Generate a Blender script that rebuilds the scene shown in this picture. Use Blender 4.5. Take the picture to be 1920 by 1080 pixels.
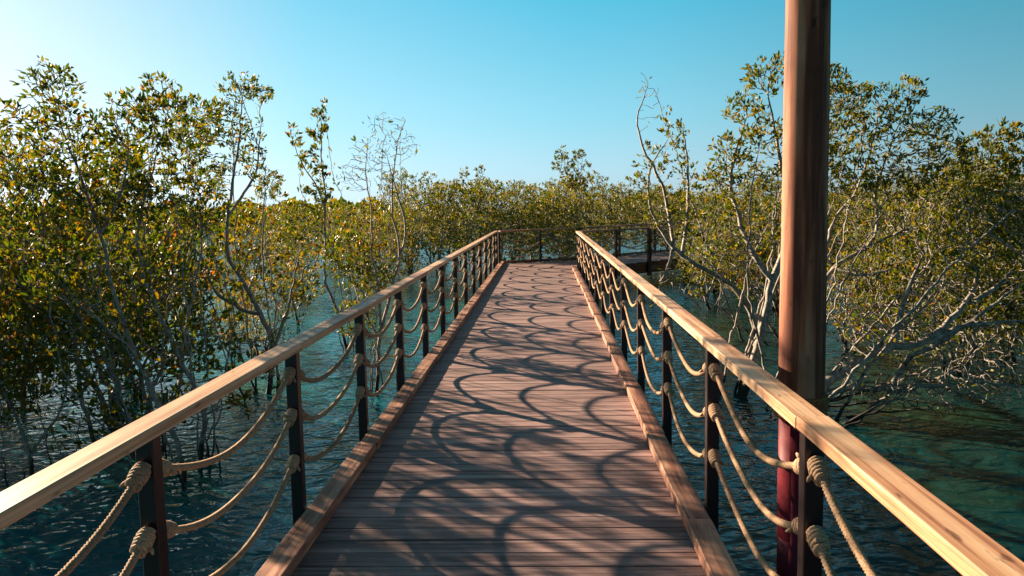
import bpy, bmesh, math, random
import numpy as np
from mathutils import Vector, Matrix
R = math.radians
C = bpy.context.scene.collection
for o in list(bpy.data.objects): bpy.data.objects.remove(o)
scene = bpy.context.scene

# ------------------------------------------------------------------ camera
EYE = np.array([0.0, 0.0, 1.77]); FPX = 1500.0; PW, PH = 1920, 1080
_p, _y, _r = .1033, .0422, -.0201
FWD = np.array([-math.sin(_y)*math.cos(_p), math.cos(_y)*math.cos(_p), -math.sin(_p)])
_rt = np.array([math.cos(_y), math.sin(_y), 0.0]); _up = np.cross(_rt, FWD)
RT = math.cos(_r)*_rt + math.sin(_r)*_up; UP = -math.sin(_r)*_rt + math.cos(_r)*_up
cam = bpy.data.cameras.new('camera'); camo = bpy.data.objects.new('camera', cam); C.objects.link(camo)
cam.sensor_width = 36; cam.lens = 36*FPX/PW; cam.clip_start = .05; cam.clip_end = 9000
camo.matrix_world = Matrix(((RT[0], UP[0], -FWD[0], EYE[0]), (RT[1], UP[1], -FWD[1], EYE[1]), (RT[2], UP[2], -FWD[2], EYE[2]), (0, 0, 0, 1)))
scene.camera = camo

# ------------------------------------------------------------------ light
SKY_GAIN = 1.55
SUN_AZ = 49.0      # degrees to the left of +Y
SUN_EL = 16.7
EXPOSURE = 1.78
SUN_STRENGTH = 5.0
SKY_STRENGTH = .06
scene.view_settings.view_transform = 'Standard'; scene.view_settings.look = 'None'
scene.view_settings.exposure = EXPOSURE; scene.view_settings.gamma = 1
w = bpy.data.worlds.new('World'); scene.world = w; w.use_nodes = True
nt = w.node_tree; nt.nodes.clear()
sky = nt.nodes.new('ShaderNodeTexSky'); sky.sky_type = 'NISHITA'; sky.sun_disc = False
sky.sun_elevation = R(SUN_EL); sky.sun_rotation = R(-SUN_AZ)
sky.air_density = 1.0; sky.dust_density = .5; sky.ozone_density = 2.0
tint = nt.nodes.new('ShaderNodeMix'); tint.data_type = 'RGBA'; tint.blend_type = 'MULTIPLY'; tint.inputs[0].default_value = 1
tint.inputs[7].default_value = (.50, .92, 1.0, 1)
bg = nt.nodes.new('ShaderNodeBackground'); bg.inputs[1].default_value = SKY_STRENGTH
wo = nt.nodes.new('ShaderNodeOutputWorld')
nt.links.new(sky.outputs[0], tint.inputs[6]); 
geo = nt.nodes.new('ShaderNodeTexCoord'); sx = nt.nodes.new('ShaderNodeSeparateXYZ'); nt.links.new(geo.outputs['Generated'], sx.inputs[0])
def _ramp(stops):
    r = nt.nodes.new('ShaderNodeValToRGB'); e = r.color_ramp.elements
    while len(e) < len(stops): e.new(.5)
    for i, (p, c) in enumerate(stops): e[i].position = p; e[i].color = (*c, 1)
    return r
el = _ramp([(0.0, (.74, 1.0, 1.10)), (.10, (.42, 1.02, 1.27)), (.28, (.07, 1.02, 1.52)), (.42, (.24, 1.0, 1.4)), (1, (.30, 1.0, 1.4))]); nt.links.new(sx.outputs[2], el.inputs[0])
dt = nt.nodes.new('ShaderNodeVectorMath'); dt.operation = 'DOT_PRODUCT'; nt.links.new(geo.outputs['Generated'], dt.inputs[0])
dt.inputs[1].default_value = (-math.sin(R(SUN_AZ))*math.cos(R(SUN_EL)), math.cos(R(SUN_AZ))*math.cos(R(SUN_EL)), .16)
gl = _ramp([(.0, (0, 0, 0)), (.62, (.06,)*3), (.82, (.26,)*3), (.95, (.8,)*3), (1, (1, 1, 1))]); nt.links.new(dt.outputs['Value'], gl.inputs[0])
hue = nt.nodes.new('ShaderNodeMix'); hue.data_type = 'RGBA'; nt.links.new(gl.outputs[0], hue.inputs[0]); nt.links.new(el.outputs[0], hue.inputs[6]); hue.inputs[7].default_value = (.94, 1.0, 1.06, 1)
bw_ = nt.nodes.new('ShaderNodeRGBToBW'); nt.links.new(sky.outputs[0], bw_.inputs[0])
ml = nt.nodes.new('ShaderNodeVectorMath'); ml.operation = 'SCALE'; nt.links.new(hue.outputs[2], ml.inputs[0]); 
pw = nt.nodes.new('ShaderNodeMath'); pw.operation = 'POWER'; nt.links.new(bw_.outputs[0], pw.inputs[0]); pw.inputs[1].default_value = .5
zr = _ramp([(.0, (1.0,)*3), (.12, (1, 1, 1)), (.3, (.93,)*3), (.6, (.42,)*3), (1, (.17,)*3)]); nt.links.new(sx.outputs[2], zr.inputs[0])
pz = nt.nodes.new('ShaderNodeMath'); pz.operation = 'MULTIPLY'; nt.links.new(pw.outputs[0], pz.inputs[0]); nt.links.new(zr.outputs[0], pz.inputs[1])
pk = nt.nodes.new('ShaderNodeMath'); pk.operation = 'MULTIPLY'; 
ar = _ramp([(.0, (.62,)*3), (.25, (.74,)*3), (.55, (.95,)*3), (.75, (1, 1, 1)), (1, (1.05,)*3)]); nt.links.new(dt.outputs['Value'], ar.inputs[0])
pa = nt.nodes.new('ShaderNodeMath'); pa.operation = 'MULTIPLY'; nt.links.new(pz.outputs[0], pa.inputs[0]); nt.links.new(ar.outputs[0], pa.inputs[1]); nt.links.new(pa.outputs[0], pk.inputs[0]); pk.inputs[1].default_value = SKY_GAIN
nt.links.new(pk.outputs[0], ml.inputs['Scale'])
fin = nt.nodes.new('ShaderNodeMix'); fin.data_type = 'RGBA'; fin.inputs[0].default_value = 1.0; nt.links.new(tint.outputs[2], fin.inputs[6]); nt.links.new(ml.outputs[0], fin.inputs[7])
nt.links.new(fin.outputs[2], bg.inputs[0]); nt.links.new(bg.outputs[0], wo.inputs[0])
sl = bpy.data.lights.new('sun', 'SUN'); sl.energy = SUN_STRENGTH; sl.angle = R(.6); sl.color = (1, .78, .53)
so = bpy.data.objects.new('sun', sl); C.objects.link(so)
TOSUN = Vector((-math.sin(R(SUN_AZ))*math.cos(R(SUN_EL)), math.cos(R(SUN_AZ))*math.cos(R(SUN_EL)), math.sin(R(SUN_EL))))
so.rotation_euler = TOSUN.to_track_quat('Z', 'Y').to_euler(); so.location = (-20, 20, 15)

WATER = -.65
def at(px, py, Y):
    d = FWD*FPX + RT*(px-PW/2) - UP*(py-PH/2)
    return EYE + d*(Y/d[1])
def ground(px, py, Z=WATER):
    d = FWD*FPX + RT*(px-PW/2) - UP*(py-PH/2)
    return EYE + d*((Z-EYE[2])/d[2])

# ------------------------------------------------------------------ object helpers
def tag(o, label=None, cat=None, group=None, kind=None):
    for k, v in (('label', label), ('category', cat), ('group', group), ('kind', kind)):
        if v: o[k] = v
    return o
def empty(name, loc=(0, 0, 0), rz=0):
    o = bpy.data.objects.new(name, None); C.objects.link(o); o.location = loc; o.rotation_euler = (0, 0, rz)
    o.empty_display_size = .2
    return o
def link(name, me, parent=None, loc=None, rz=None):
    o = bpy.data.objects.new(name, me); C.objects.link(o); o.parent = parent
    if loc is not None: o.location = loc
    if rz is not None: o.rotation_euler = (0, 0, rz)
    return o
class MB:
    def __init__(s): s.v = []; s.f = []
    def box(s, x0, x1, y0, y1, z0, z1, b=0.0):
        """box with chamfered long top/bottom edges (8-sided prism along the longest axis)"""
        n = len(s.v)
        if b <= 0:
            for z in (z0, z1):
                for (x, y) in ((x0, y0), (x1, y0), (x1, y1), (x0, y1)): s.v.append((x, y, z))
            s.f += [tuple(n+i for i in q) for q in ((3, 2, 1, 0), (4, 5, 6, 7), (0, 1, 5, 4), (1, 2, 6, 5), (2, 3, 7, 6), (3, 0, 4, 7))]
            return
        d = (x1-x0, y1-y0, z1-z0); ax = d.index(max(d)); lo = (x0, y0, z0); hi = (x1, y1, z1)
        a1, a2 = [(1, 2), (2, 0), (0, 1)][ax]
        prof = [(lo[a1]+b, lo[a2]), (hi[a1]-b, lo[a2]), (hi[a1], lo[a2]+b), (hi[a1], hi[a2]-b), (hi[a1]-b, hi[a2]), (lo[a1]+b, hi[a2]), (lo[a1], hi[a2]-b), (lo[a1], lo[a2]+b)]
        for e in (lo[ax], hi[ax]):
            for (p, q) in prof:
                c = [0, 0, 0]; c[ax] = e; c[a1] = p; c[a2] = q; s.v.append(tuple(c))
        for i in range(8): s.f.append((n+i, n+(i+1) % 8, n+8+(i+1) % 8, n+8+i))
        s.f.append(tuple(n+i for i in range(7, -1, -1))); s.f.append(tuple(n+8+i for i in range(8)))
    def prism(s, poly, z0, z1):
        n = len(s.v); k = len(poly)
        s.v += [(x, y, z0) for x, y in poly] + [(x, y, z1) for x, y in poly]
        for i in range(k): s.f.append((n+i, n+(i+1) % k, n+k+(i+1) % k, n+k+i))
        s.f.append(tuple(n+i for i in range(k-1, -1, -1))); s.f.append(tuple(n+k+i for i in range(k)))
    def lathe(s, cx, cy, prof, seg=32):
        n = len(s.v)
        for (r, z) in prof:
            for i in range(seg):
                a = 2*math.pi*i/seg; s.v.append((cx+r*math.cos(a), cy+r*math.sin(a), z))
        for j in range(len(prof)-1):
            for i in range(seg):
                s.f.append((n+j*seg+i, n+j*seg+(i+1) % seg, n+(j+1)*seg+(i+1) % seg, n+(j+1)*seg+i))
        s.f.append(tuple(n+i for i in range(seg-1, -1, -1))); m = n+(len(prof)-1)*seg; s.f.append(tuple(m+i for i in range(seg)))
    def tube(s, pts, rad, sides=8, rfun=None):
        """swept tube; rfun(i, angle) gives a radius factor"""
        pts = [Vector(p) for p in pts]; n = len(s.v); N = len(pts)
        up = Vector((0.13, 0.07, 1)).normalized(); prev = None
        for i, p in enumerate(pts):
            t = (pts[min(i+1, N-1)]-pts[max(i-1, 0)]).normalized()
            if prev is None:
                u = up.cross(t); u = u.normalized() if u.length > 1e-3 else Vector((1, 0, 0))
            else:
                u = (prev - t*prev.dot(t)).normalized()
            prev = u; v = t.cross(u); r = rad[i] if hasattr(rad, '__len__') else rad
            for k in range(sides):
                a = 2*math.pi*k/sides; rr = r*(rfun(i, a) if rfun else 1)
                s.v.append(tuple(p + u*(rr*math.cos(a)) + v*(rr*math.sin(a))))
        for i in range(N-1):
            for k in range(sides):
                s.f.append((n+i*sides+k, n+i*sides+(k+1) % sides, n+(i+1)*sides+(k+1) % sides, n+(i+1)*sides+k))
        s.f.append(tuple(n+k for k in range(sides-1, -1, -1))); m = n+(N-1)*sides; s.f.append(tuple(m+k for k in range(sides)))
    def mesh(s, name, mat, smooth=False):
        me = bpy.data.meshes.new(name); me.from_pydata([tuple(v) for v in s.v], [], s.f); me.materials.append(mat)
        if smooth: me.polygons.foreach_set('use_smooth', [True]*len(me.polygons))
        me.update(); return me
    def build(s, name, mat, parent=None, smooth=False, loc=None, rz=None):
        return link(name, s.mesh(name, mat, smooth), parent, loc, rz)

# ------------------------------------------------------------------ materials
def newmat(name):
    m = bpy.data.materials.new(name); m.use_nodes = True; nt = m.node_tree; nt.nodes.clear()
    out = nt.nodes.new('ShaderNodeOutputMaterial'); b = nt.nodes.new('ShaderNodeBsdfPrincipled')
    nt.links.new(b.outputs[0], out.inputs[0]); return m, nt, b, out
def N(nt, typ, **kw):
    n = nt.nodes.new(typ)
    for k, v in kw.items():
        if k.startswith('i_'):
            key = k[2:]; n.inputs[int(key) if key.isdigit() else key.replace('_', ' ')].default_value = v
        else: setattr(n, k, v)
    return n
def ramp(nt, stops, interp='LINEAR'):
    r = nt.nodes.new('ShaderNodeValToRGB'); r.color_ramp.interpolation = interp; e = r.color_ramp.elements
    while len(e) < len(stops): e.new(.5)
    for i, (p, c) in enumerate(stops): e[i].position = p; e[i].color = (*c, 1) if len(c) == 3 else c
    return r
def mixc(nt, typ, fac, a, b):
    m = nt.nodes.new('ShaderNodeMix'); m.data_type = 'RGBA'; m.blend_type = typ
    for i, x in ((0, fac), (6, a), (7, b)):
        if isinstance(x, (float, int)): m.inputs[i].default_value = x
        elif isinstance(x, tuple): m.inputs[i].default_value = (*x, 1)
        else: nt.links.new(x, m.inputs[i])
    return m.outputs[2]

def wood(name, stops, scale=(40, 2.2, 40), rough=.55, bump=.15, per_island=False, stain=.35, var=.25, knots=True, spec=.4, lo=.36):
    """grain runs along object Y"""
    m, nt, b, out = newmat(name)
    tc = N(nt, 'ShaderNodeTexCoord'); oi = N(nt, 'ShaderNodeObjectInfo'); ge = N(nt, 'ShaderNodeNewGeometry')
    rnd = ge.outputs['Random Per Island'] if per_island else oi.outputs['Random']
    off = N(nt, 'ShaderNodeVectorMath', operation='SCALE'); off.inputs[0].default_value = (37, 91, 13); nt.links.new(rnd, off.inputs['Scale'])
    ad = N(nt, 'ShaderNodeVectorMath', operation='ADD'); nt.links.new(tc.outputs['Object'], ad.inputs[0]); nt.links.new(off.outputs[0], ad.inputs[1])
    mp = N(nt, 'ShaderNodeMapping'); mp.inputs['Scale'].default_value = scale; nt.links.new(ad.outputs[0], mp.inputs[0])
    n1 = N(nt, 'ShaderNodeTexNoise', i_Scale=1.0, i_Detail=6.0, i_Roughness=.62, i_Distortion=.35); nt.links.new(mp.outputs[0], n1.inputs[0])
    mp2 = N(nt, 'ShaderNodeMapping'); mp2.inputs['Scale'].default_value = tuple(s*.22 for s in scale); nt.links.new(ad.outputs[0], mp2.inputs[0])
    n2 = N(nt, 'ShaderNodeTexNoise', i_Scale=1.0, i_Detail=3.0, i_Distortion=1.6); nt.links.new(mp2.outputs[0], n2.inputs[0])
    mx = N(nt, 'ShaderNodeMath', operation='MULTIPLY_ADD'); nt.links.new(n1.outputs[0], mx.inputs[0]); mx.inputs[1].default_value = .5
    h = N(nt, 'ShaderNodeMath', operation='MULTIPLY'); nt.links.new(n2.outputs[0], h.inputs[0]); h.inputs[1].default_value = .5; nt.links.new(h.outputs[0], mx.inputs[2])
    cr = N(nt, 'ShaderNodeMapRange'); cr.inputs[1].default_value = lo; cr.inputs[2].default_value = 1-lo; nt.links.new(mx.outputs[0], cr.inputs[0])
    r = ramp(nt, stops); nt.links.new(cr.outputs[0], r.inputs[0])
    # blotchy stains, dark dots
    n3 = N(nt, 'ShaderNodeTexNoise', i_Scale=2.3, i_Detail=4.0, i_Roughness=.6); nt.links.new(ad.outputs[0], n3.inputs[0])
    r3 = ramp(nt, [(.35, (1-stain,)*3), (.6, (1, 1, 1))]); nt.links.new(n3.outputs[0], r3.inputs[0])
    c = mixc(nt, 'MULTIPLY', 1.0, r.outputs[0], r3.outputs[0])
    n4 = N(nt, 'ShaderNodeTexNoise', i_Scale=1.0, i_Detail=3.0); mp4 = N(nt, 'ShaderNodeMapping'); mp4.inputs['Scale'].default_value = tuple(s*.5+8 for s in scale)
    nt.links.new(ad.outputs[0], mp4.inputs[0]); nt.links.new(mp4.outputs[0], n4.inputs[0])
    r4 = ramp(nt, [(.27, (.45, .4, .38)), (.34, (1, 1, 1))]); nt.links.new(n4.outputs[0], r4.inputs[0])
    if knots: c = mixc(nt, 'MULTIPLY', 1.0, c, r4.outputs[0])
    hsv = N(nt, 'ShaderNodeHueSaturation'); nt.links.new(c, hsv.inputs['Color'])
    mr = N(nt, 'ShaderNodeMapRange'); mr.inputs[3].default_value = 1-var; mr.inputs[4].default_value = 1+var*.6; nt.links.new(rnd, mr.inputs[0]); nt.links.new(mr.outputs[0], hsv.inputs['Value'])
    nt.links.new(hsv.outputs[0], b.inputs['Base Color'])
    b.inputs['Roughness'].default_value = rough; b.inputs['Specular IOR Level'].default_value = spec
    bp = N(nt, 'ShaderNodeBump', i_Strength=bump, i_Distance=.004); nt.links.new(n1.outputs[0], bp.inputs['Height']); nt.links.new(bp.outputs[0], b.inputs['Normal'])
    return m

M = {}
M['rail'] = wood('pale_weathered_hardwood', [(.1, (.40, .17, .085)), (.4, (.67, .355, .19)), (.8, (.86, .58, .37))], scale=(70, 1.3, 70), rough=.5, stain=.2)
M['kerb'] = wood('kerb_hardwood', [(.1, (.22, .08, .05)), (.5, (.44, .19, .12)), (.85, (.66, .36, .235))], rough=.6, stain=.35)
M['deck'] = wood('brown_deck_boards', [(.1, (.16, .084, .078)), (.5, (.33, .195, .182)), (.9, (.52, .345, .325))], scale=(2.2, 46, 40), rough=.62, bump=.25, per_island=True, stain=.3, var=.22, knots=False)
M['fascia'] = wood('red_brown_fascia', [(.3, (.12, .04, .02)), (.6, (.26, .10, .05))], rough=.6)
M['pole'] = wood('turned_log_pole', [(.05, (.17, .045, .025)), (.36, (.33, .090, .045)), (.6, (.46, .150, .075)), (.95, (.60, .25, .14))], scale=(26, 26, 1.3), rough=.72, bump=.12, stain=.4, spec=.25, lo=.41)

def paint(name, col, rough=.35, wear=None, spec=.4):
    m, nt, b, out = newmat(name); tc = N(nt, 'ShaderNodeTexCoord')
    n = N(nt, 'ShaderNodeTexNoise', i_Scale=14.0, i_Detail=6.0, i_Roughness=.7); nt.links.new(tc.outputs['Object'], n.inputs[0])
    r = ramp(nt, [(.35, tuple(x*.7 for x in col)), (.62, col), (.75, wear or tuple(min(1, x*1.3) for x in col))]); nt.links.new(n.outputs[0], r.inputs[0])
    nt.links.new(r.outputs[0], b.inputs['Base Color']); b.inputs['Specular IOR Level'].default_value = spec
    rr = N(nt, 'ShaderNodeMapRange'); rr.inputs[3].default_value = rough*.8; rr.inputs[4].default_value = rough*1.5; nt.links.new(n.outputs[0], rr.inputs[0]); nt.links.new(rr.outputs[0], b.inputs['Roughness'])
    return m
M['post'] = paint('dark_maroon_steel', (.016, .004, .005), .32)
M['red'] = paint('maroon_red_steel', (.17, .008, .020), .45, (.36, .05, .06), .2)
M['pile'] = paint('dark_wet_pile', (.02, .016, .014), .5)

def ropemat():
    m, nt, b, out = newmat('manila_rope'); tc = N(nt, 'ShaderNodeTexCoord'); oi = N(nt, 'ShaderNodeObjectInfo')
    n = N(nt, 'ShaderNodeTexNoise', i_Scale=160.0, i_Detail=4.0); nt.links.new(tc.outputs['Object'], n.inputs[0])
    r = ramp(nt, [(.3, (.22, .12, .065)), (.6, (.46, .29, .175)), (.75, (.58, .40, .265))]); nt.links.new(n.outputs[0], r.inputs[0])
    hsv = N(nt, 'ShaderNodeHueSaturation'); nt.links.new(r.outputs[0], hsv.inputs['Color'])
    mr = N(nt, 'ShaderNodeMapRange'); mr.inputs[3].default_value = .78; mr.inputs[4].default_value = 1.12; nt.links.new(oi.outputs['Random'], mr.inputs[0]); nt.links.new(mr.outputs[0], hsv.inputs['Value'])
    nt.links.new(hsv.outputs[0], b.inputs['Base Color']); b.inputs['Roughness'].default_value = .85
    bp = N(nt, 'ShaderNodeBump', i_Strength=.6, i_Distance=.002); nt.links.new(n.outputs[0], bp.inputs['Height']); nt.links.new(bp.outputs[0], b.inputs['Normal'])
    return m
M['rope'] = ropemat()
m, nt, b, out = newmat('brown_coir'); tc = N(nt, 'ShaderNodeTexCoord'); n = N(nt, 'ShaderNodeTexNoise', i_Scale=90.0, i_Detail=6.0)
nt.links.new(tc.outputs['Object'], n.inputs[0]); r = ramp(nt, [(.35, (.13, .035, .010)), (.7, (.48, .17, .05))]); nt.links.new(n.outputs[0], r.inputs[0]); nt.links.new(r.outputs[0], b.inputs['Base Color']); b.inputs['Roughness'].default_value = .9
bp = N(nt, 'ShaderNodeBump', i_Strength=1.0, i_Distance=.01); nt.links.new(n.outputs[0], bp.inputs['Height']); nt.links.new(bp.outputs[0], b.inputs['Normal']); M['coir'] = m

def bark():
    m, nt, b, out = newmat('grey_mangrove_bark'); tc = N(nt, 'ShaderNodeTexCoord'); ge = N(nt, 'ShaderNodeNewGeometry')
    n = N(nt, 'ShaderNodeTexNoise', i_Scale=22.0, i_Detail=5.0, i_Roughness=.65); nt.links.new(tc.outputs['Object'], n.inputs[0])
    r = ramp(nt, [(.3, (.10, .08, .066)), (.52, (.23, .195, .165)), (.7, (.50, .45, .39))]); nt.links.new(n.outputs[0], r.inputs[0])
    sx = N(nt, 'ShaderNodeSeparateXYZ'); nt.links.new(ge.outputs['Position'], sx.inputs[0])
    ad = N(nt, 'ShaderNodeMath', operation='MULTIPLY_ADD'); nt.links.new(n.outputs[0], ad.inputs[0]); ad.inputs[1].default_value = .22; nt.links.new(sx.outputs[2], ad.inputs[2])
    mr = N(nt, 'ShaderNodeMapRange'); mr.inputs[1].default_value = WATER+.28; mr.inputs[2].default_value = WATER+.40; nt.links.new(ad.outputs[0], mr.inputs[0])
    c = mixc(nt, 'MIX', mr.outputs[0], (.022, .018, .014), r.outputs[0])      # tide mark: wet algae-dark foot
    nt.links.new(c, b.inputs['Base Color']); b.inputs['Roughness'].default_value = .75
    bp = N(nt, 'ShaderNodeBump', i_Strength=.5, i_Distance=.01); nt.links.new(n.outputs[0], bp.inputs['Height']); nt.links.new(bp.outputs[0], b.inputs['Normal'])
    return m
M['bark'] = bark()

def leafmat(name, stops, tmul=(2.3, 2.0, .4)):
    m, nt, b, out = newmat(name); ge = N(nt, 'ShaderNodeNewGeometry')
    r = ramp(nt, stops); nt.links.new(ge.outputs['Random Per Island'], r.inputs[0])
    nt.links.new(r.outputs[0], b.inputs['Base Color']); b.inputs['Roughness'].default_value = .52; b.inputs['Specular IOR Level'].default_value = .35
    tr = N(nt, 'ShaderNodeBsdfTranslucent'); nt.links.new(mixc(nt, 'MULTIPLY', 1.0, r.outputs[0], tmul), tr.inputs[0])
    mx = N(nt, 'ShaderNodeMixShader'); mx.inputs[0].default_value = .38
    nt.links.new(b.outputs[0], mx.inputs[1]); nt.links.new(tr.outputs[0], mx.inputs[2]); nt.links.new(mx.outputs[0], out.inputs[0])
    return m
GREEN, DARK, OLIVE, YEL, ORG, RED = (.050, .082, .009), (.022, .048, .008), (.110, .105, .010), (.20, .145, .012), (.24, .075, .012), (.10, .012, .010)
M['leaf_green'] = leafmat('mangrove_leaf_green', [(0, DARK), (.45, GREEN), (.8, OLIVE), (.95, YEL), (1, ORG)])
M['leaf_mixed'] = leafmat('mangrove_leaf_mixed', [(0, DARK), (.25, GREEN), (.6, OLIVE), (.86, YEL), (.95, ORG), (1, RED)])
M['leaf_far'] = leafmat('mangrove_leaf_olive', [(0, DARK), (.3, GREEN), (.7, OLIVE), (1, YEL)])

# ------------------------------------------------------------------ water
m, nt, b, out = newmat('teal_water'); tc = N(nt, 'ShaderNodeTexCoord')
b.inputs['Base Color'].default_value = (.004, .030, .034, 1); b.inputs['Roughness'].default_value = .03; b.inputs['IOR'].default_value = 1.33; b.inputs['Specular Tint'].default_value = (.34, .85, 1, 1)
nb = N(nt, 'ShaderNodeTexNoise', i_Scale=.35, i_Detail=3.0); nt.links.new(tc.outputs['Object'], nb.inputs[0])
rb = ramp(nt, [(.35, (.004, .100, .150)), (.55, (.005, .115, .140)), (.7, (.012, .110, .070))]); nt.links.new(nb.outputs[0], rb.inputs[0]); 
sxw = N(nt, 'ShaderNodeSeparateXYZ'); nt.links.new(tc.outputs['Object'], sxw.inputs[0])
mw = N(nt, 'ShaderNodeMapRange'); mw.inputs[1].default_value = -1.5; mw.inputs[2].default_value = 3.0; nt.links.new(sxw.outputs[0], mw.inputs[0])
nt.links.new(mixc(nt, 'MULTIPLY', mw.outputs[0], rb.outputs[0], (.8, .30, .24)), b.inputs['Base Color'])   # water colour gets darker and greener towards the right-hand side
mp = N(nt, 'ShaderNodeMapping'); mp.inputs['Scale'].default_value = (1.0, 1.35, 1); mp.inputs['Rotation'].default_value = (0, 0, R(-8)); nt.links.new(tc.outputs['Object'], mp.inputs[0])
w1 = N(nt, 'ShaderNodeTexNoise', i_Scale=2.5, i_Detail=1.0, i_Roughness=.4, i_Distortion=1.6); nt.links.new(mp.outputs[0], w1.inputs[0])
w2 = N(nt, 'ShaderNodeTexNoise', i_Scale=7.0, i_Detail=.8, i_Roughness=.4, i_Distortion=1.6); nt.links.new(mp.outputs[0], w2.inputs[0])
b1 = N(nt, 'ShaderNodeBump', i_Strength=1.0, i_Distance=.038); nt.links.new(w1.outputs[0], b1.inputs['Height'])
b2 = N(nt, 'ShaderNodeBump', i_Strength=1.0, i_Distance=.007); nt.links.new(w2.outputs[0], b2.inputs['Height']); nt.links.new(b1.outputs[0], b2.inputs['Normal'])
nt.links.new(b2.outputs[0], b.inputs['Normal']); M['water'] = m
mb = MB(); S = 4000; mb.v = [(-S, -S, 0), (S, -S, 0), (S, S, 0), (-S, S, 0)]; mb.f = [(0, 1, 2, 3)]
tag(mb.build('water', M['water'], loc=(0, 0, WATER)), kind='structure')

# ------------------------------------------------------------------ boardwalk
FAR = [(-1.38, 24.25), (1.1, 25.5), (6.6, 31.1), (20., 35.6)]      # outer edge beyond the bend
NEAR = [(.866, 22.0), (3.1, 24.2), (8.6, 29.6), (20., 33.3)]       # inner edge beyond the bend
def x_on(poly, y):
    for (x0, y0), (x1, y1) in zip(poly, poly[1:]):
        if y0 <= y <= y1: return x0+(x1-x0)*(y-y0)/(y1-y0)
    return None
rng = random.Random(4)
walk = empty('boardwalk', (0, 0, 0)); tag(walk, 'long purple-brown plank boardwalk over the water, turning right at its far end', 'boardwalk', kind='structure')
mb = MB(); y = -.9; bw = .147; gap = .009
while y < 31.5:
    yc = y+bw/2
    xl = -1.375 if yc < FAR[0][1] else x_on(FAR, yc)
    xr = .862 if yc < NEAR[0][1] else x_on(NEAR, yc)
    if xl is None or xr is None: break
    dz = rng.uniform(-.0018, .0018)
    mb.box(xl+.01, xr-.01, y, y+bw, -.028+dz, dz, .003); y += bw+gap
# last leg beyond the second bend: boards laid across it
mb.build('decking', M['deck'], walk)
mb = MB()
(xa, ya), (xb, yb) = (8.0, 31.6), (20., 35.6)
for k in range(70):
    t0 = k/70; t1 = (k+.95)/70
    p = [(8.75+t0*11.3, 29.66+t0*3.6), (8.75+t1*11.3, 29.66+t1*3.6), (7.9+t1*12.0, 31.6+t1*3.9), (7.9+t0*12.0, 31.6+t0*3.9)]
    mb.prism(p, -.028, .001)
mb.build('decking', M['deck'], walk)
# kerbs: lengths butted end to end, each a little out of line
def beam(name, p0, p1, w_, z0, z1, mat, parent, side=0, b=.004):
    d = Vector((p1[0]-p0[0], p1[1]-p0[1])); L = d.length; mb = MB(); mb.box(-w_/2+side, w_/2+side, 0, L, z0, z1, b)
    return mb.build(name, mat, parent, loc=(p0[0], p0[1], 0), rz=math.atan2(d[1], d[0])-math.pi/2)
y = -.9; k = 0
while y < 24.2:
    e = min(y+3.27, 24.25)
    beam('kerb', (-1.315+rng.uniform(-.006, .006), y), (-1.315+rng.uniform(-.006, .006), e-.004), .13, .004, .072+rng.uniform(-.002, .002), M['kerb'], walk); y = e
y = -.9
while y < 22.0:
    e = min(y+(3.45 if k == 0 else 1.635), 22.3); k += 1
    beam('kerb', (.801+rng.uniform(-.01, .008), y), (.801+rng.uniform(-.008, .012), e-.004), .13, .004, .072+rng.uniform(-.003, .003), M['kerb'], walk); y = e
for a, c in zip(FAR, FAR[1:]): beam('kerb', a, c, .1, .004, .075, M['fascia'], walk, -.06)
for a, c in zip(NEAR[:-1], NEAR[1:]): beam('kerb', a, c, .1, .004, .075, M['fascia'], walk, .06) if a[0] > 8 else None
# side beams, joists and piles
for xx in (-1.36, .846): beam('side_beam', (xx, -.9), (xx, 24.2 if xx < 0 else 22.0), .05, -.32, -.034, M['fascia'], walk)
for a, c in zip(FAR, FAR[1:]): beam('side_beam', a, c, .05, -.34, -.034, M['fascia'], walk)
for a, c in zip(NEAR, NEAR[1:]): beam('side_beam', a, c, .05, -.34, -.034, M['fascia'], walk, -.03)
mb0 = MB(); mb0.lathe(0, 0, [(.1, -2.2), (.1, -.33)], 16); pile = mb0.mesh('pile', M['pile'], True)
for k in range(6):
    for xx in (-1.1, .6): link('pile', pile, walk, (xx, 1.2+k*4.4, 0))
for (x, y) in ((2.6, 26.2), (4.6, 26.2), (5.5, 29), (7.6, 29.3), (9.6, 31.2), (13, 32.5)): link('pile', pile, walk, (x, y, 0))

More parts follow.
